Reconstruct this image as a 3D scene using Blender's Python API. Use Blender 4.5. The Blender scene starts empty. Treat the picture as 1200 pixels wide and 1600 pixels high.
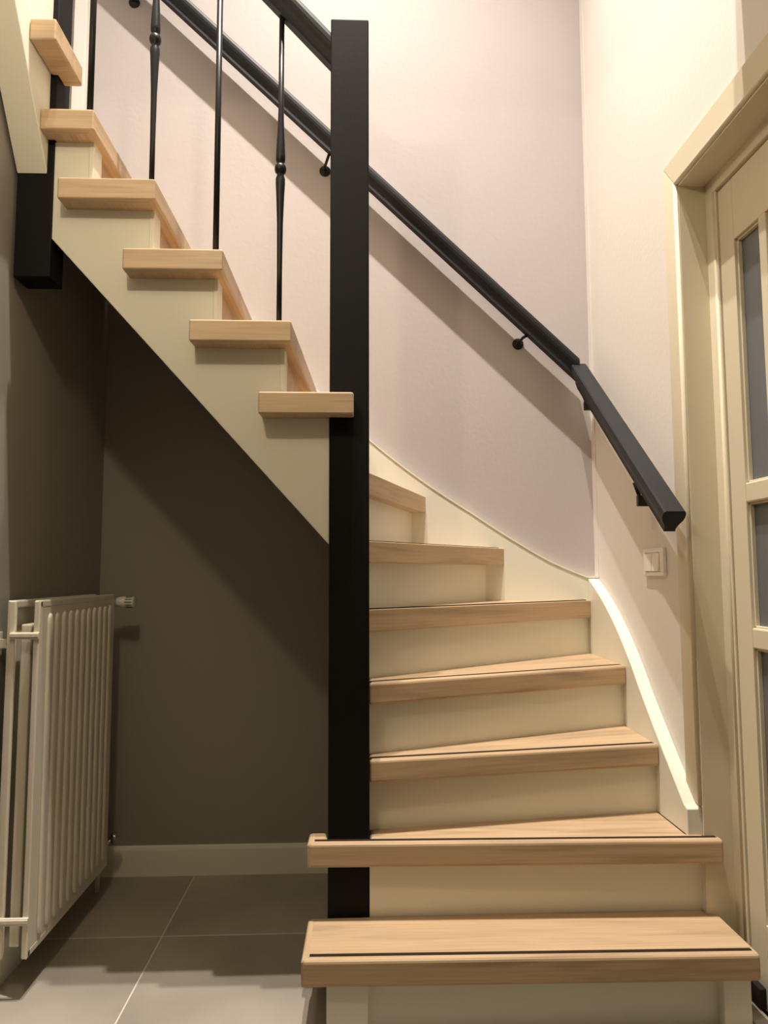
import bpy, bmesh, math, random
from mathutils import Vector, Matrix
random.seed(4)
S = bpy.context.scene
COL = S.collection

# ------------------------------------------------------------------ camera
cd = bpy.data.cameras.new('camera'); cam = bpy.data.objects.new('camera', cd); COL.objects.link(cam)
YAW, PITCH, ROLL = 0.0391669651, 0.0859360078, -0.00293425018
F_ = Vector((math.sin(YAW)*math.cos(PITCH), math.cos(YAW)*math.cos(PITCH), math.sin(PITCH)))
R_ = Vector((math.cos(YAW), -math.sin(YAW), 0)); U_ = R_.cross(F_)
R2 = R_*math.cos(ROLL) + U_*math.sin(ROLL); U2 = -R_*math.sin(ROLL) + U_*math.cos(ROLL)
m = Matrix((R2, U2, -F_)).transposed().to_4x4(); m.translation = Vector((0.0594772, -1.8211372, 1.0503526))
cam.matrix_world = m
cd.sensor_fit = 'HORIZONTAL'; cd.sensor_width = 36; cd.lens = 1112.59355/1200*36; cd.clip_start = 0.02
S.camera = cam

# ------------------------------------------------------------------ world, lamps, exposure
w = bpy.data.worlds.new('world'); S.world = w; w.use_nodes = True
w.node_tree.nodes['Background'].inputs[0].default_value = (1, .9, .78, 1)
w.node_tree.nodes['Background'].inputs[1].default_value = 0.02
def lamp(name, loc, power, color, radius, cone=None):
    l = bpy.data.lights.new(name, 'SPOT' if cone else 'POINT')
    if cone: l.spot_size = math.radians(cone); l.spot_blend = 1
    l.energy = power; l.color = color; l.shadow_soft_size = radius
    o = bpy.data.objects.new(name, l); o.location = loc; COL.objects.link(o); return o
lamp('stairwell_lamp', (-0.22, -0.25, 5.30), 590, (1, .895, .79), .022, 88)
lamp('stairwell_lamp', (0.12, -0.41, 5.30), 590, (1, .895, .79), .022, 88)
lamp('hall_lamp', (-0.45, -1.05, 2.45), 17.5, (1, .83, .58), .03)
S.view_settings.view_transform = 'Standard'; S.view_settings.look = 'None'
S.view_settings.gamma = 1; S.view_settings.use_curve_mapping = False
S.view_settings.exposure = 0.0

# ------------------------------------------------------------------ materials
def mat(name, col, rough=.5, spec=.5, metal=0, bump=0, bscale=200, vary=0, vscale=3, trans=0):
    M = bpy.data.materials.new(name); M.use_nodes = True; nt = M.node_tree; b = nt.nodes['Principled BSDF']
    b.inputs['Base Color'].default_value = (*col, 1); b.inputs['Roughness'].default_value = rough
    b.inputs['Specular IOR Level'].default_value = spec; b.inputs['Metallic'].default_value = metal
    b.inputs['Transmission Weight'].default_value = trans
    tc = nt.nodes.new('ShaderNodeTexCoord')
    if bump:
        n = nt.nodes.new('ShaderNodeTexNoise'); n.inputs['Scale'].default_value = bscale; n.inputs['Detail'].default_value = 4
        nt.links.new(tc.outputs['Object'], n.inputs['Vector'])
        bp = nt.nodes.new('ShaderNodeBump'); bp.inputs['Strength'].default_value = bump; bp.inputs['Distance'].default_value = .002
        nt.links.new(n.outputs[0], bp.inputs['Height']); nt.links.new(bp.outputs[0], b.inputs['Normal'])
    if vary:
        n = nt.nodes.new('ShaderNodeTexNoise'); n.inputs['Scale'].default_value = vscale; n.inputs['Detail'].default_value = 3
        nt.links.new(tc.outputs['Object'], n.inputs['Vector'])
        r = nt.nodes.new('ShaderNodeValToRGB'); r.color_ramp.elements[0].position = .3; r.color_ramp.elements[1].position = .7
        r.color_ramp.elements[0].color = (*[c*(1-vary) for c in col], 1); r.color_ramp.elements[1].color = (*[min(1, c*(1+vary)) for c in col], 1)
        nt.links.new(n.outputs[0], r.inputs[0]); nt.links.new(r.outputs[0], b.inputs['Base Color'])
    return M
def oak_mat(name, base=(.595, .435, .275), axis=0):
    M = bpy.data.materials.new(name); M.use_nodes = True; nt = M.node_tree; L = nt.links; b = nt.nodes['Principled BSDF']
    b.inputs['Roughness'].default_value = .42; b.inputs['Specular IOR Level'].default_value = .35
    tc = nt.nodes.new('ShaderNodeTexCoord'); oi = nt.nodes.new('ShaderNodeObjectInfo')
    add = nt.nodes.new('ShaderNodeVectorMath'); add.operation = 'ADD'
    sc = nt.nodes.new('ShaderNodeVectorMath'); sc.operation = 'SCALE'; sc.inputs[3].default_value = 37
    comb = nt.nodes.new('ShaderNodeCombineXYZ')
    for i in range(3): L.new(oi.outputs['Random'], comb.inputs[i])
    L.new(comb.outputs[0], sc.inputs[0]); L.new(tc.outputs['Object'], add.inputs[0]); L.new(sc.outputs[0], add.inputs[1])
    mp = nt.nodes.new('ShaderNodeMapping'); s = [9, 9, 9]; s[axis] = .8; mp.inputs['Scale'].default_value = s
    L.new(add.outputs[0], mp.inputs[0])
    n1 = nt.nodes.new('ShaderNodeTexNoise'); n1.inputs['Scale'].default_value = 1.7; n1.inputs['Detail'].default_value = 6; n1.inputs['Distortion'].default_value = 1.6
    L.new(mp.outputs[0], n1.inputs['Vector'])
    mp2 = nt.nodes.new('ShaderNodeMapping'); s = [120, 120, 120]; s[axis] = 3; mp2.inputs['Scale'].default_value = s
    L.new(add.outputs[0], mp2.inputs[0])
    n2 = nt.nodes.new('ShaderNodeTexNoise'); n2.inputs['Scale'].default_value = 1.5; n2.inputs['Detail'].default_value = 3
    L.new(mp2.outputs[0], n2.inputs['Vector'])
    r = nt.nodes.new('ShaderNodeValToRGB'); e = r.color_ramp.elements
    e[0].position = .28; e[0].color = (*[c*.74 for c in base], 1); e[1].position = .72; e[1].color = (*[min(1, c*1.1) for c in base], 1)
    mid = e.new(.5); mid.color = (*base, 1)
    L.new(n1.outputs[0], r.inputs[0])
    mx = nt.nodes.new('ShaderNodeMix'); mx.data_type = 'RGBA'; mx.blend_type = 'MULTIPLY'
    r2 = nt.nodes.new('ShaderNodeValToRGB'); r2.color_ramp.elements[0].position = .35; r2.color_ramp.elements[0].color = (.82, .78, .72, 1)
    r2.color_ramp.elements[1].position = .55; r2.color_ramp.elements[1].color = (1, 1, 1, 1)
    L.new(n2.outputs[0], r2.inputs[0]); mx.inputs[0].default_value = .6
    L.new(r.outputs[0], mx.inputs[6]); L.new(r2.outputs[0], mx.inputs[7]); L.new(mx.outputs[2], b.inputs['Base Color'])
    bp = nt.nodes.new('ShaderNodeBump'); bp.inputs['Strength'].default_value = .12; bp.inputs['Distance'].default_value = .001
    L.new(n2.outputs[0], bp.inputs['Height']); L.new(bp.outputs[0], b.inputs['Normal'])
    return M
M_white = mat('white_wall_paint', (.80, .765, .72), .6, .3, bump=.25, bscale=60)
M_grey = mat('grey_wall_paint', (.50, .455, .445), .6, .3, bump=.25, bscale=60)
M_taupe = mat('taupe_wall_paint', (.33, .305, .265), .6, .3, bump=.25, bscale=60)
M_ceil = mat('ceiling_paint', (.8, .78, .74), .8, .2)
M_cream = mat('cream_stair_paint', (.83, .815, .705), .38, .45, bump=.08, bscale=40)
M_door = mat('cream_door_paint', (.72, .655, .50), .6, .25, bump=.1, bscale=30)
M_rad = mat('radiator_enamel', (.74, .69, .57), .35, .5)
M_oak = oak_mat('oak_along_tread')
M_oakd = oak_mat('oak_riser', (.58, .41, .26))
M_oakend1 = oak_mat('oak_end_nosing_across', axis=1)
M_oakend0 = oak_mat('oak_end_nosing', axis=0)
M_black = mat('black_satin_lacquer', (.0065, .006, .0055), .6, .16, bump=.1, bscale=90)
M_rail = mat('charcoal_rail_paint', (.013, .0145, .017), .52, .32)
M_iron = mat('black_iron', (.007, .0068, .0068), .42, .28)
M_strip = mat('dark_grip_strip', (.022, .012, .008), .75, .3)
M_tile = mat('grey_porcelain_tile', (.38, .345, .29), .42, .45, bump=.1, bscale=30, vary=.2, vscale=2.5)
M_grout = mat('pale_grout', (.72, .68, .60), .85, .2)
M_glass = mat('frosted_glass', (.17, .185, .205), .32, .6, trans=.15)
M_plastic = mat('white_plastic', (.88, .85, .79), .3, .5)
M_chrome = mat('nickel_valve', (.55, .53, .5), .3, .5, metal=1)
M_dark = mat('dark_recess', (.02, .016, .013), .8, .2)
M_pale = mat('pale_stone_sill', (.45, .41, .37), .5, .4, vary=.1, vscale=12)

# ------------------------------------------------------------------ helpers
def obj(name, bm, material, parent=None, loc=None, rotz=0):
    bmesh.ops.recalc_face_normals(bm, faces=bm.faces)
    me = bpy.data.meshes.new(name); bm.to_mesh(me); bm.free(); me.materials.append(material)
    o = bpy.data.objects.new(name, me); COL.objects.link(o)
    if parent: o.parent = parent
    if loc: o.location = loc
    o.rotation_euler.z = rotz
    return o
def empty(name, loc=(0, 0, 0), label=None, cat=None, kind=None):
    o = bpy.data.objects.new(name, None); o.location = loc; COL.objects.link(o)
    if label: o['label'] = label
    if cat: o['category'] = cat
    if kind: o['kind'] = kind
    return o
def bev(bm, r, seg=2):
    if r: bmesh.ops.bevel(bm, geom=[e for e in bm.edges if e.calc_face_angle(0) > .3], offset=r, segments=seg, affect='EDGES', profile=.5, clamp_overlap=True)
def box(x0, x1, y0, y1, z0, z1, r=0, bm=None, seg=2):
    t = bmesh.new(); bmesh.ops.create_cube(t, size=1)
    for v in t.verts: v.co = Vector(((x0+x1)/2 + v.co.x*(x1-x0), (y0+y1)/2 + v.co.y*(y1-y0), (z0+z1)/2 + v.co.z*(z1-z0)))
    bev(t, r, seg)
    if bm is None: return t
    join(bm, t); return bm
def join(bm, t):
    me = bpy.data.meshes.new('tmp'); t.to_mesh(me); t.free(); bm.from_mesh(me); bpy.data.meshes.remove(me)
def prism(pts, a, b, axis='z', r=0, seg=2):
    """polygon extruded from a to b. axis z: pts (x,y); axis y: pts (x,z); axis x: pts (y,z)"""
    bm = bmesh.new()
    def P(p, h):
        return (p[0], p[1], h) if axis == 'z' else (p[0], h, p[1]) if axis == 'y' else (h, p[0], p[1])
    lo = [bm.verts.new(P(p, a)) for p in pts]; hi = [bm.verts.new(P(p, b)) for p in pts]
    bm.faces.new(lo); bm.faces.new(list(reversed(hi))); n = len(pts)
    for i in range(n): bm.faces.new((lo[i], lo[(i+1) % n], hi[(i+1) % n], hi[i]))
    bmesh.ops.recalc_face_normals(bm, faces=bm.faces); bev(bm, r, seg); return bm
def lathe(prof, c, n=20, bm=None, axis=(0, 0, 1)):
    """prof: list of (radius, height) turned about axis through c"""
    bm = bm or bmesh.new(); q = Vector((0, 0, 1)).rotation_difference(Vector(axis)); rings = []
    for r, h in prof:
        rings.append([bm.verts.new(Vector(c) + q @ Vector((r*math.cos(2*math.pi*i/n), r*math.sin(2*math.pi*i/n), h))) for i in range(n)])
    for a, b in zip(rings, rings[1:]):
        for i in range(n): bm.faces.new((a[i], a[(i+1) % n], b[(i+1) % n], b[i]))
    bm.faces.new(rings[0]); bm.faces.new(list(reversed(rings[-1])))
    for f in bm.faces: f.smooth = True
    return bm
def tube(pts, r, n=10, bm=None):
    bm = bm or bmesh.new(); pts = [Vector(p) for p in pts]; rings = []
    for i, p in enumerate(pts):
        d = (pts[min(i+1, len(pts)-1)] - pts[max(i-1, 0)]).normalized()
        u = d.orthogonal().normalized() if i == 0 else (u - d*u.dot(d)).normalized(); v = d.cross(u)
        rings.append([bm.verts.new(p + (u*math.cos(2*math.pi*k/n) + v*math.sin(2*math.pi*k/n))*r) for k in range(n)])
    for a, b in zip(rings, rings[1:]):
        for k in range(n): bm.faces.new((a[k], a[(k+1) % n], b[(k+1) % n], b[k])).smooth = True
    bm.faces.new(rings[0]); bm.faces.new(list(reversed(rings[-1]))); return bm
RAILP = [(-.024, 0), (.024, 0), (.0285, -.004), (.0305, -.012), (.030, -.022), (.027, -.031), (.021, -.040), (.0165, -.049), (.0150, -.056), (.0150, -.064),
         (-.0150, -.064), (-.0150, -.056), (-.0165, -.049), (-.021, -.040), (-.027, -.031), (-.030, -.022), (-.0305, -.012), (-.0285, -.004)]
def rail(frames):
    """moulded rail swept through frames (point on top centre line, side vector, up vector)"""
    bm = bmesh.new(); rings = []
    for p, s, u in frames:
        rings.append([bm.verts.new(Vector(p) + Vector(s)*a + Vector(u)*b) for a, b in RAILP])
    n = len(RAILP)
    for a, b in zip(rings, rings[1:]):
        for i in range(n): bm.faces.new((a[i], a[(i+1) % n], b[(i+1) % n], b[i]))
    bm.faces.new(rings[0]); bm.faces.new(list(reversed(rings[-1]))); return bm
def struct(name, bm, m_):
    o = obj(name, bm, m_); o['kind'] = 'structure'; return o

H = .19                       # riser height
XL, XR, YB = -.865, .949, .804 # left wall, right wall, back wall
ZC = 5.6                      # ceiling over the stairwell

# ------------------------------------------------------------------ room shell
struct('wall_back', box(-1.8, 1.1, YB, YB+.1, -.05, ZC+.1), M_grey)
b = box(XR, 1.022, .03, YB+.05, 0, ZC); box(XR, 1.022, -.87, .03, 2.117, ZC, bm=b); box(XR, 1.022, -3.6, -.87, 0, ZC, bm=b)
struct('wall_right', b, M_white)
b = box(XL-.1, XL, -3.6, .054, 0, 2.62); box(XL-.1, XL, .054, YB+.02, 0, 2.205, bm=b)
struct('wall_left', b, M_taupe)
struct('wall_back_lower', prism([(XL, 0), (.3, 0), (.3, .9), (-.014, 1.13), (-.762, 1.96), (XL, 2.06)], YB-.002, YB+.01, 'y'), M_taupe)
struct('wall_front', box(-1.8, 1.1, -3.7, -3.6, 0, ZC), M_white)
struct('wall_upper_left', box(-1.85, -1.75, -3.7, YB+.05, 2.1, ZC), M_white)
struct('ceiling', box(-1.85, 1.1, -3.7, YB+.1, ZC, ZC+.1), M_ceil)
struct('ceiling_hall', box(-.768, XR, -3.6, -.31, 2.62, 2.86), M_ceil)
struct('floor_landing', box(-1.76, XL-.003, -3.6, YB, 2.14, 2.20), M_cream)
struct('trim_1', box(.946, XR, .765, YB, 1.032, ZC, .002), M_white)
struct('baseboard_back', prism([(YB, 0), (YB-.014, 0), (YB-.014, .088), (YB-.011, .096), (YB-.004, .101), (YB, .101)], XL, .09, 'x'), M_cream)
struct('baseboard_left', prism([(XL, 0), (XL+.014, 0), (XL+.014, .088), (XL+.011, .096), (XL+.004, .101), (XL, .101)], -3.6, YB-.014, 'y'), M_cream)
struct('trim_2', box(-1.02, -.972, YB-.03, YB, 2.2, ZC, .003), M_white)

# floor: tiles proud of the pale grout bed
fl = struct('floor', box(-1.0, 1.2, -3.7, YB+.1, -.06, -.0012), M_grout)
tm = None; T = .6; G = .0022
for i, xs in enumerate((-1.105, -.505, .095, .695)):
    for j in range(-6, 2):
        ys = .373 + j*T - T
        x0, x1 = max(xs, XL) + G, min(xs+T, 1.10) - G; y0, y1 = max(ys, -3.6) + G, min(ys+T, YB) - G
        if x1-x0 < .02 or y1-y0 < .02: continue
        cx, cy = (x0+x1)/2, (y0+y1)/2
        obj('tile', box(x0-cx, x1-cx, y0-cy, y1-cy, -.01, 0, .0008, seg=1), M_tile, fl, (cx, cy, 0))

# ------------------------------------------------------------------ staircase
st = empty('staircase', (0.3, .3, 0), 'winding staircase of pale oak treads with cream risers and stringers, filling the right half', 'staircase')
def sp(name, bm, m_):                       # part of the staircase, built in world coordinates
    o = obj(name, bm, m_); o.parent = st; o.location = (-.3, -.3, 0); return o
TH = .060
def tread(k, poly, nose, grip=True, th=TH):
    """poly in world XY; nose = (left point, right point) of the front edge"""
    a, b_ = Vector(nose[0]), Vector(nose[1]); d = (b_-a); ang = math.atan2(d.y, d.x)
    c, s = math.cos(-ang), math.sin(-ang)
    loc = [((p[0]-a.x)*c - (p[1]-a.y)*s, (p[0]-a.x)*s + (p[1]-a.y)*c) for p in poly]
    o = obj('tread', prism(loc, -th, 0, 'z', .0085 if k < 8 else .005, 3), M_oak)
    o.parent = st; o.location = (a.x-.3, a.y-.3, k*H); o.rotation_euler.z = ang
    if grip:
        Ln = d.length; i0, i1 = (.016, Ln-.012) if k < 3 else (.0, Ln-.006)
        y0 = .0155
        g = obj('grip_strip', box(i0, i1, y0, y0+(.012 if k < 3 else .015), -.002, .0006 if k < 5 else .0028, .0003, seg=1), M_strip, o)
    if k < 3:                                   # cross-grain band closing the open end
        e0 = .19 if k == 1 else .072
        obj('end_nosing', prism([(-.0012, -.0010), (.018, .018), (.018, e0), (-.0012, e0)], -th-.0008, .0006, 'z', .006, 3), M_oakend1, o)
    return o
def riser(k, a, b_, m_=None, thick=.016):
    a, b_ = Vector(a), Vector(b_); n = Vector((-(b_-a).y, (b_-a).x)).normalized()*thick
    sp('riser', prism([tuple(a), tuple(b_), tuple(b_+n), tuple(a+n)], (k-1)*H-.002, k*H-TH+.003), m_ or M_cream)

NX0, NX1, NY0, NY1 = -.012, .094, .054, .160     # newel section
tread(1, [(-.062, -.147), (.975, -.166), (.975, .028), (.949, .028), (.949, .0535), (-.058, .0535)], ((-.062, -.147), (.975, -.166)))
tread(2, [(-.061, .022), (.985, .000), (.985, .028), (.949, .028), (.949, .049), (.910, .049), (.910, .24), (NX1+.001, .128), (NX1+.001, .053), (NX0-.001, .053), (NX0-.001, .1), (-.061, .1)], ((-.061, .022), (.985, 0)))
tread(3, [(.0945, .064), (.910, .194), (.910, .468), (.0945, .15)], ((.0945, .064), (.910, .194)))
tread(4, [(.0945, .104), (.910, .424), (.910, .770), (.87, .770), (.0945, .21)], ((.0945, .104), (.910, .424)))
tread(5, [(.0945, .157), (.910, .748), (.910, .770), (.51, .770), (.04, .2), (.04, .161), (.0945, .161)], ((.0945, .157), (.910, .748)))
tread(6, [(.0945, .150), (.601, .770), (.23, .770), (.02, .2), (.02, .161), (.0945, .161)], ((.0945, .150), (.601, .770)))
tread(7, [(.0945, .138), (.314, .770), (.01, .770), (-.07, .2), (-.07, .161), (.0945, .161)], ((.0945, .138), (.314, .770)), grip=False)
riser(2, (NX1, .052), (.952, .052)); riser(3, (NX1, .113), (.910, .222)); riser(4, (NX1, .13), (.910, .450))
riser(5, (NX1, .190), (.905, .768)); riser(6, (.07, .175), (.533, .770)); riser(7, (.07, .175), (.262, .770)); riser(8, (.0, .165), (.045, .770))
# first step: block ends with a recessed panel
sp('step_post', box(-.007, .087, -.130, .052, 0, H-TH+.002, .002), M_cream)
sp('step_post', box(.902, .967, -.132, .026, 0, H-TH+.002, .002), M_cream)
sp('riser', box(.087, .902, -.104, -.088, 0, H-TH+.002), M_cream)
# upper flight
UP = {8: (-.195, .053, .09), 9: (-.376, -.111, -.08), 10: (-.552, -.291, -.287), 11: (-.726, -.471, -.465), 12: (-.777, -.637, -.637)}
for k, (xl, xn, xb) in UP.items():
    if k == 8:
        poly = [(xl, 0), (xn, 0), (xn, NY0-.001), (NX0-.001, NY0-.001), (NX0-.001, NY1+.001), (.072, NY1+.001), (xb, .770), (-.16, .770)]
    elif k == 12:
        poly = [(xl, 0), (xn, 0), (xb, .770), (-.855, .770), (-.855, .141), (-.759, .141), (-.759, .053), (xl, .053)]
    else:
        poly = [(xl, 0), (xn, 0), (xb, .770), (xl+(xb-xn), .770)]
    # local x runs along the nosing (depth direction) so that the grain follows it
    tr = tread(k, poly, ((xn, 0), (xb, .77)), grip=False, th=.056)
    # edge band whose grain runs along the open end, mitred at the nosing
    w_ = xn-xl; a_ = math.atan2(.77, xb-xn) - math.pi/2
    e = obj('end_nosing', prism([(-w_+.001, -.0012), (.0012, -.0012), (-.022, .022), (-w_+.001, .022)], -.0572, .0008, 'z', .0045, 3), M_oakend0, tr)
    e.rotation_euler.z = -math.pi/2 - a_
    if k > 8:
        x0 = xn-.030
        sp('riser', prism([(x0, .085), (x0+xb-xn, .770), (x0+xb-xn-.016, .770), (x0-.016, .085)], (k-1)*H-.002, k*H-.053), M_oakd)
# outer (open) stringer, cut to the steps
low = lambda x: 1.953 + (x+.762)*(1.128-1.953)/(-.014+.762)
pts = [(NX0, low(NX0))]
pts += [(NX0, 8*H-.055)]
xs = {9: -.141, 10: -.322, 11: -.497, 12: -.664}
cur = 8
for k in (9, 10, 11, 12):
    pts += [(xs[k], (k-1)*H-.055), (xs[k], k*H-.055)]
pts += [(-.769, 12*H-.055), (-.762, low(-.762))]
sp('open_stringer', prism(pts, .060, .105, 'y', .0015, 1), M_cream)
for k in (9, 10, 11, 12):                       # painted edging beside each oak riser
    sp('riser_edging', box(xs[k]-.004, xs[k]+.009, .058, .118, (k-1)*H-.002, k*H-.054, .0015, seg=1), M_cream)
sp('soffit_panel', prism([(NX0, low(NX0)+.008), (-.762, low(-.762)+.008), (XL+.002, low(XL)+.008), (XL+.002, low(XL)+.03), (NX0, low(NX0)+.03)], .06+.04, YB-.036, 'y'), M_cream)
# wall stringers
def smooth(pts, n=6):
    out = []
    P = [pts[0]] + list(pts) + [pts[-1]]
    for i in range(1, len(P)-2):
        for t in range(n):
            t /= n; q = []
            for c in range(2):
                p0, p1, p2, p3 = (P[i+j][c] for j in (-1, 0, 1, 2))
                q.append(.5*((2*p1) + (-p0+p2)*t + (2*p0-5*p1+4*p2-p3)*t*t + (-p0+3*p1-3*p2+p3)*t**3))
            out.append(tuple(q))
    return out + [pts[-1]]
top = smooth([(.904, 1.031), (.771, 1.088), (.63, 1.170), (.499, 1.255), (.302, 1.385), (.11, 1.535), (-.09, 1.725), (-.28, 1.92), (-.60, 2.26)])
TOPB = [(XR-.002, 1.031)] + top
sp('wall_stringer', prism([(XR-.001, 1.031)] + top + [(-.60, 1.86), (-.09, 1.32), (.11, 1.13), (.5, .85), (XR-.001, .6)], .769, YB-.0005, 'y', .0015, 1), M_cream)
top = smooth([(.054, .4525), (.193, .578), (.318, .697), (.40, .782), (.515, .880), (.64, .963), (.768, 1.029)])
sp('wall_stringer', prism([(.035, .378), (.035, .4445)] + top + [(.768, .55), (.45, .378)], .909, XR-.0005, 'x', .0015, 1), M_cream)
def cap(pts2, mk):
    th_ = .007; up_ = [(p[0], p[1]+th_) for p in pts2]
    return mk(list(pts2) + up_[::-1])
sp('stringer_cap', cap([p for p in TOPB], lambda q: prism(q, .766, YB-.0005, 'y')), M_cream)
# flight that turns back towards the viewer, top left
lo2 = lambda y: 2.134 + (.05-y)*1.517
sp('return_stringer', prism([(.0535, lo2(.0535)), (-.9, lo2(-.9)), (-.9, lo2(-.9)+.5), (.0535, lo2(.0535)+.75)], -.856, -.776, 'x', .002, 1), M_cream)
o = obj('tread', prism([(0, 0), (0, .18), (-.050, .18), (-.050, .136), (-.066, .136), (-.066, 0)], -.058, 0, 'z', .005, 3), M_oak)
o.parent = st; o.location = (-.709-.3, -.081-.3, 13*H)

# ------------------------------------------------------------------ balustrade
ba = empty('balustrade', (0, 0, 0), 'black banister of square newel posts, thin iron balusters and sloping top rail', 'banister')
obj('newel_post', box(NX0, NX1, NY0, NY1, 0, 2.602, .004, seg=2), M_black, ba)
obj('newel_post', box(-.856, -.760, .054, .140, 1.842, 3.75, .003, seg=2), M_black, ba)
# sloping top rail
zr = lambda x: 2.578 - (x+.017)*1.075
d = Vector((-1, 0, 1.075)).normalized(); up = Vector((1.075, 0, 1)).normalized()
def rp(x): return Vector((x, .095, zr(x)+.004))
k_ = 1.0/abs(up.z)
upv = Vector((0, 0, k_*1.32/1.32*1.0))
obj('handrail', rail([((x, .095, zr(x)), (0, 1, 0), (0, 0, 1.42)) for x in (NX0+.004, -.762)]), M_rail, ba)
zl = lambda x: zr(x) - .064*1.42
def baluster(x, k, knob=None):
    y = .095; z0 = k*H; z1 = zl(x) + .012
    if knob is None:
        pr = [(.0085, z0), (.0085, z1)]
        bm = lathe(pr, (x, y, 0), 12)
    else:
        kz = knob
        pr = [(.0075, z0), (.0072, kz-.30), (.0085, kz-.16), (.0115, kz-.075), (.0132, kz-.045), (.0132, kz-.030), (.0095, kz-.019), (.0095, kz-.016), (.0145, kz-.011),
              (.0165, kz-.003), (.0160, kz+.005), (.0125, kz+.011), (.0095, kz+.013), (.0095, kz+.017), (.0128, kz+.021), (.0134, kz+.034), (.0120, kz+.070),
              (.0092, kz+.12), (.0078, kz+.17), (.0075, z1)]
        bm = lathe(pr, (x, y, 0), 20)
    o = obj('baluster', bm, M_iron, ba)
    if knob is not None: o['label'] = 'turned iron baluster with a collared knob'
baluster(-.684, 12); baluster(-.509, 11, 2.558); baluster(-.329, 10); baluster(-.153, 9, 2.181)

# ------------------------------------------------------------------ wall handrail
hr = empty('wall_handrail', (.5, YB, 1.5), 'charcoal handrail on round brackets along the back wall, bending down the right wall', 'handrail')
def hp(name, bm, m_):
    o = obj(name, bm, m_); o.parent = hr; o.location = (-.5, -YB, -1.5); return o
YR = .734
zt = lambda x: 2.562 - (x-.11)*.943            # top line of the back rail
sl = Vector((-.927, 0, 1))                     # vertical section rings: scale the height by 1/cos
kv = math.sqrt(1+.927**2)
C = Vector((.879, YR, zt(.879)))
def vframe(p, side): return (p, side, (0, 0, kv*.93))
hp('rail_length', rail([((-1.25, YR, zt(-1.25)), (0, 1, 0), (0, 0, kv*.93)), ((.879, YR, zt(.879)), (.0, 1, 0), (0, 0, kv*.93))]), M_rail)
s2 = .835; P0 = Vector((.879, YR-.018, 1.818)); P1 = Vector((.879, -.030, 1.207))
dr = (P1-P0).normalized(); upr = Vector((0, -dr.z, dr.y)); upr = upr if upr.z > 0 else -upr
hp('rail_length', rail([(tuple(P0), (1, 0, 0), (0, 0, 1.15)), (tuple(P0+dr*.08), (1, 0, 0), tuple(upr)), (tuple(P1), (1, 0, 0), tuple(upr))]), M_rail)
for x in (-.803, -.061, .674):
    zb = {-.803: 3.263, -.061: 2.592, .674: 1.918}[x]
    bm = lathe([(.0215, 0), (.0215, .004), (.019, .007), (.008, .009), (.006, .012)], (x, YB, zb), 24, axis=(0, -1, 0))
    tube([(x, YB-.008, zb), (x, YB-.03, zb), (x+.008, YB-.052, zb+.008), (x+.018, YR+.004, zt(x+.022)-.080)], .0055, 10, bm)
    hp('bracket', bm, M_iron)
for y, z in ((.690, 1.675), (.236, 1.285)):
    bm = lathe([(.0215, 0), (.0215, .004), (.019, .007), (.008, .009), (.006, .012)], (XR, y, z-.03), 24, axis=(-1, 0, 0))
    tube([(XR-.008, y, z-.03), (XR-.035, y, z-.028), (XR-.055, y, z-.01), (.879, y-.004, z+.03)], .006, 10, bm)
    box(.879+.0, .879+.045, y-.03, y-.012, z-.042, z-.010, .002, bm=bm)
    hp('bracket', bm, M_iron)

# ------------------------------------------------------------------ radiator
ra = empty('radiator', (-.79, .33, .09), 'white double panel steel radiator with vertical ribs on the left wall under the stairs', 'radiator')
def rdp(name, bm, m_):
    o = obj(name, bm, m_); o.parent = ra; o.location = (.79, -.33, -.09); return o
YR0, YR1, ZR0, ZR1 = .066, .640, .098, .983
rdp('front_panel', box(-.7615, -.7575, YR0, YR1, ZR0, ZR1, .0015, seg=1), M_rad)
bm = box(-.772, -.7568, YR0, YR0+.020, ZR0, ZR1, .004)
box(-.772, -.7568, YR1-.012, YR1, ZR0, ZR1, .004, bm=bm); box(-.772, -.7568, YR0+.004, YR1-.003, ZR1-.02, ZR1, .004, bm=bm); box(-.772, -.7568, YR0+.004, YR1-.003, ZR0, ZR0+.02, .004, bm=bm)
rdp('panel_rim', bm, M_rad)
def rib_bm():
    n = 6; z0, z1, hw = ZR0+.040, ZR1-.045, .0165
    pts = []
    for i in range(n+1):
        a = math.pi*i/n; pts.append((hw*math.cos(a), z1-hw*1.0+hw*math.sin(a)*1.6))
    for i in range(n+1):
        a = math.pi + math.pi*i/n; pts.append((hw*math.cos(a), z0+hw+hw*math.sin(a)*1.6))
    bm = bmesh.new()
    base = [bm.verts.new((0, p[0], p[1])) for p in pts]
    cz = (z0+z1)/2
    mid = [bm.verts.new((.0045, p[0]*.72, cz+(p[1]-cz)*.993)) for p in pts]
    topv = [bm.verts.new((.0062, p[0]*.35, cz+(p[1]-cz)*.985)) for p in pts]
    m_ = len(pts)
    for A, B in ((base, mid), (mid, topv)):
        for i in range(m_): bm.faces.new((A[i], A[(i+1) % m_], B[(i+1) % m_], B[i])).smooth = True
    bm.faces.new(topv); bm.faces.new(list(reversed(base)))
    return bm
me = None
for i in range(11):
    y = .132 + i*.0462
    if me is None:
        r0 = rdp('rib', rib_bm(), M_rad); me = r0.data
    else:
        r0 = r0.copy(); COL.objects.link(r0)
    r0.location = (.79-.7576, y-.33, -.09)
bm = box(-.838, -.832, YR0, YR1, ZR0, ZR1, .0015, seg=1); box(-.838, -.818, YR0, YR0+.014, ZR0, ZR1, .004, bm=bm); box(-.838, -.818, YR0+.004, YR1, ZR1-.02, ZR1, .004, bm=bm)
rdp('back_panel', bm, M_rad)
bm = box(-.812, -.786, YR0+.020, YR1-.03, ZR0+.02, ZR1-.062, .004)
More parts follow.
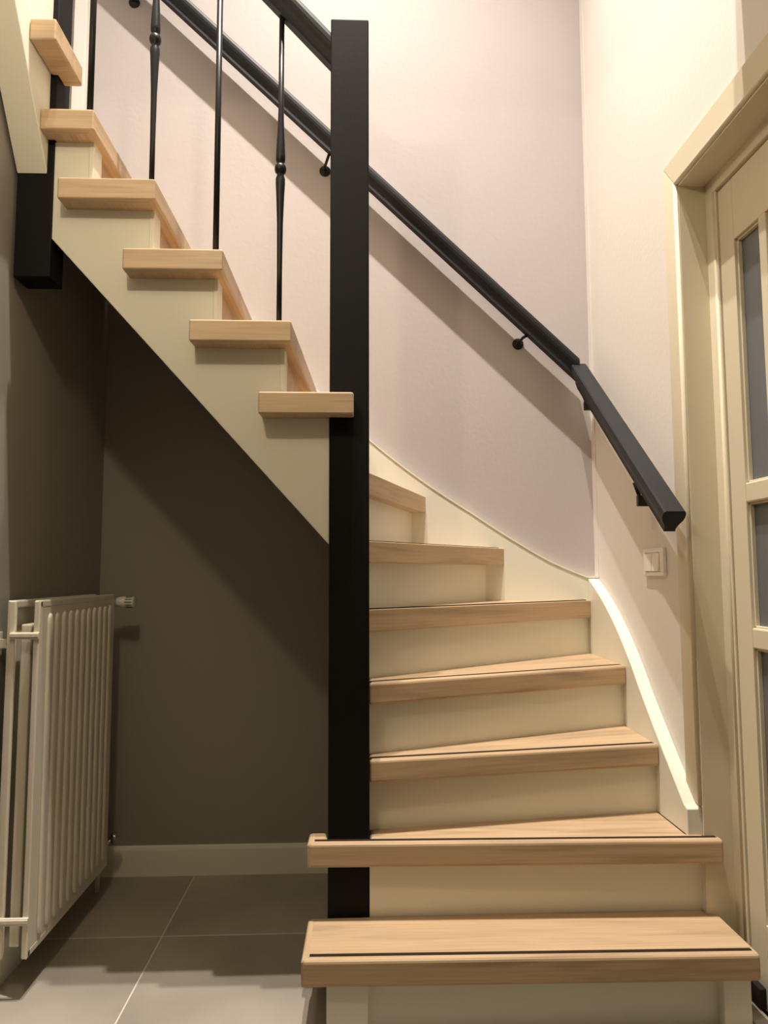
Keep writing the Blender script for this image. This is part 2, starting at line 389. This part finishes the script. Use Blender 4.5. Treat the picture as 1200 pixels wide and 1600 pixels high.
rdp('convector_plate', bm, M_rad)
for z in (.893, .190):
    bm = box(-.842 if z < .5 else -.828, -.755, YR0-.007, YR0+.002, z-.009, z+.009, .002)
    box(-.842 if z < .5 else -.828, -.755, YR0-.010, YR0-.006, z-.003, z+.006, .001, bm=bm)
    rdp('tie_bar', bm, M_rad)
for z in (.872,):
    bm = box(XL, -.822, YR0+.012, YR0+.016, z-.012, z+.012, .001); box(XL, XL+.003, YR0, YR0+.03, z-.03, z+.03, .001, bm=bm)
    rdp('wall_bracket', bm, M_rad)
    rdp('bracket_bolt', lathe([(.005, 0), (.005, .003), (.002, .004)], (-.838, YR0+.012, z), 10, axis=(0, -1, 0)), M_dark)
bm = tube([(-.797, YR1-.01, .955), (-.797, YR1+.03, .955), (-.77, YR1+.03, .955)], .009, 12)
lathe([(.013, 0), (.013, .022), (.010, .026)], (-.782, YR1+.03, .955), 16, bm, axis=(1, 0, 0))
v = rdp('thermostat_valve', bm, M_chrome)
bm = lathe([(.014, 0), (.0165, .004), (.0185, .02), (.0185, .026), (.0165, .028), (.0185, .030), (.019, .056), (.015, .060), (.006, .061)], (-.760, YR1+.03, .955), 24, axis=(1, 0, 0))
kn = obj('knob', bm, M_plastic, v)
for i in range(12):
    a = 2*math.pi*i/12; cy, cz = YR1+.03+.0188*math.cos(a), .955+.0188*math.sin(a)
    if i == 0: sb = None
    t = box(-.727, -.706, cy-.0012, cy+.0012, cz-.0012, cz+.0012)
    sb = t if i == 0 else (join(sb, t) or sb)
g = obj('grip_slots', sb, M_dark, v)
bm = tube([(-.797, YR1-.01, .135), (-.797, YR1+.03, .135), (-.775, YR1+.055, .15), (-.758, YR1+.062, .163)], .008, 12)
lathe([(.012, -.014), (.015, -.008), (.015, .010), (.009, .016)], (-.757, YR1+.064, .163), 16, bm, axis=(.3, -.2, .8))
rdp('lockshield_valve', bm, M_chrome)
rdp('pipe', tube([(-.797, YR1+.03, .135), (-.797, YR1+.03, .0)], .0075, 12), M_rad)

# ------------------------------------------------------------------ light switch
ls = empty('light_switch', (XR, .26, 1.08), 'white double rocker light switch on the right wall below the handrail end', 'light switch')
def lsp(name, bm, m_, par=None):
    o = obj(name, bm, m_)
    if par: o.parent = par
    else: o.parent = ls; o.location = (-XR, -.26, -1.08)
    return o
Y0, Y1, Z0, Z1 = .190, .334, 1.040, 1.122
bm = box(XR-.011, XR, Y0, Y1, Z0, Z0+.013, .0025); box(XR-.011, XR, Y0, Y1, Z1-.013, Z1, .0025, bm=bm)
box(XR-.011, XR, Y0, Y0+.026, Z0+.010, Z1-.010, .0025, bm=bm); box(XR-.011, XR, Y1-.014, Y1, Z0+.01, Z1-.01, .0025, bm=bm); box(XR-.006, XR, Y0+.01, Y1-.01, Z0+.01, Z1-.01, bm=bm)
lsp('frame', bm, M_plastic)
for ya, yb in ((.2185, .2655), (.2695, .3185)):
    lsp('rocker', prism([(XR-.005, Z0+.0145), (XR-.0155, Z0+.0145), (XR-.011, Z1-.0145), (XR-.005, Z1-.0145)], ya, yb, 'y', .001, 1), M_plastic)

# ------------------------------------------------------------------ door on the right
dr_ = empty('door_1', (1.04, -.42, 0), kind='structure')
def dp(name, bm, m_=None):
    o = obj(name, bm, m_ or M_door); o.parent = dr_; o.location = (-1.04, .42, 0); return o
def casing(y0, y1, z0, z1, vert=True):
    b = box(XR-.010, XR, y0, y1, z0, z1, .002)
    return b
# moulded casing: flat band with a round bead on the opening side
b = prism([(.104, .455), (.104, 2.2025), (.040, 2.1275), (.040, .455)], XR-.009, XR+.004, 'x', .002); lathe([(.0065, .455), (.0065, 2.125)], (XR-.006, .0345, 0), 14, b)
dp('casing', b)
b = prism([(.104, 2.2035), (-.95, 2.2035), (-.95, 2.1285), (.040, 2.1285)], XR-.009, XR+.004, 'x', .002); tube([(XR-.006, -.95, 2.1235), (XR-.006, .0345, 2.1235)], .0065, 14, b)
dp('casing', b)
b = box(XR-.009, XR+.004, -.95, -.88, 0, 2.13, .002); dp('casing', b)
FX = 1.022
dp('jamb', box(XR-.002, FX+.002, .0275, .034, 0, 2.118, .001, seg=1)); dp('jamb', box(XR-.002, FX+.002, -.874, -.868, 0, 2.118, .001, seg=1))
dp('jamb', box(XR-.002, FX+.002, -.87, .030, 2.112, 2.119))
# frame around the leaf
b = box(FX, FX+.06, -.006, .035, 0, 2.118, .003); lathe([(.0045, .0), (.0045, 2.08)], (FX+.004, -.0075, 0), 10, b); box(FX+.004, FX+.05, -.018, -.009, 0, 2.08, .002, bm=b); dp('frame_post', b)
b = box(FX, FX+.06, -.87, -.832, 0, 2.118, .003); dp('frame_post', b)
dp('frame_head', box(FX, FX+.06, -.832, -.006, 2.075, 2.118, .003))
LX0, LX1 = 1.031, 1.071
ys, ye = -.021, -.829; pane_w, mw = .1045, .032; z_rows = [(.216, .864), (.914, 1.223), (1.273, 1.905)]
dp('stile', box(LX0, LX1, ys-.069, ys, .012, 2.070, .002)); dp('stile', box(LX0, LX1, ye, ye+.069, .012, 2.070, .002))
iy0, iy1 = ys-.069, ye+.069
dp('rail', box(LX0, LX1, iy1, iy0, .012, .216, .002)); dp('rail', box(LX0, LX1, iy1, iy0, 1.905, 2.070, .002))
dp('rail', box(LX0, LX1, iy1, iy0, .864, .914, .004)); dp('rail', box(LX0, LX1, iy1, iy0, 1.223, 1.273, .004))
NP = 5; pw = ((iy0-iy1) - (NP-1)*mw)/NP
for z0, z1 in z_rows:
    for i in range(NP):
        a = iy0 - i*(pw+mw); b_ = a - pw
        dp('glass_pane', box(LX0+.019, LX0+.023, b_-.004, a+.004, z0-.004, z1+.004), M_glass)
        # putty bead round the pane
        b = box(LX0+.008, LX0+.019, a-.005, a, z0, z1, .001, seg=1); box(LX0+.008, LX0+.019, b_, b_+.005, z0, z1, .001, bm=b, seg=1)
        box(LX0+.008, LX0+.019, b_, a, z0, z0+.005, .001, bm=b, seg=1); box(LX0+.008, LX0+.019, b_, a, z1-.005, z1, .001, bm=b, seg=1)
        dp('bead', b)
        if i < NP-1: dp('muntin', box(LX0, LX1, b_-mw, b_, z0-.002, z1+.002, .004))
# sill in the doorway with the dark gap beside it
dp('threshold', prism([(.972, 0), (.972, .022), (1.004, .030), (1.012, .026), (1.012, 0)], -.868, .027, 'y', .0015, 1), M_pale)
dp('sill_gap', box(1.012, 1.032, -.868, -.006, 0, .008), M_dark)
dp('frame_foot_block', box(1.004, 1.021, -.10, .024, .030, .078, .003), M_dark)  # plain dark block on the threshold, at the foot of the frame
# room behind the glass
b = box(1.10, 2.3, -3.0, -2.95, -.06, 2.6); box(1.10, 2.3, 1.0, 1.05, -.06, 2.6, bm=b); box(2.3, 2.35, -3.0, 1.05, -.06, 2.6, bm=b); box(1.08, 2.35, -3, 1.05, 2.6, 2.65, bm=b); box(1.08, 2.35, -3, 1.05, -.06, -.01, bm=b)
struct('wall_next_room', b, M_grey)
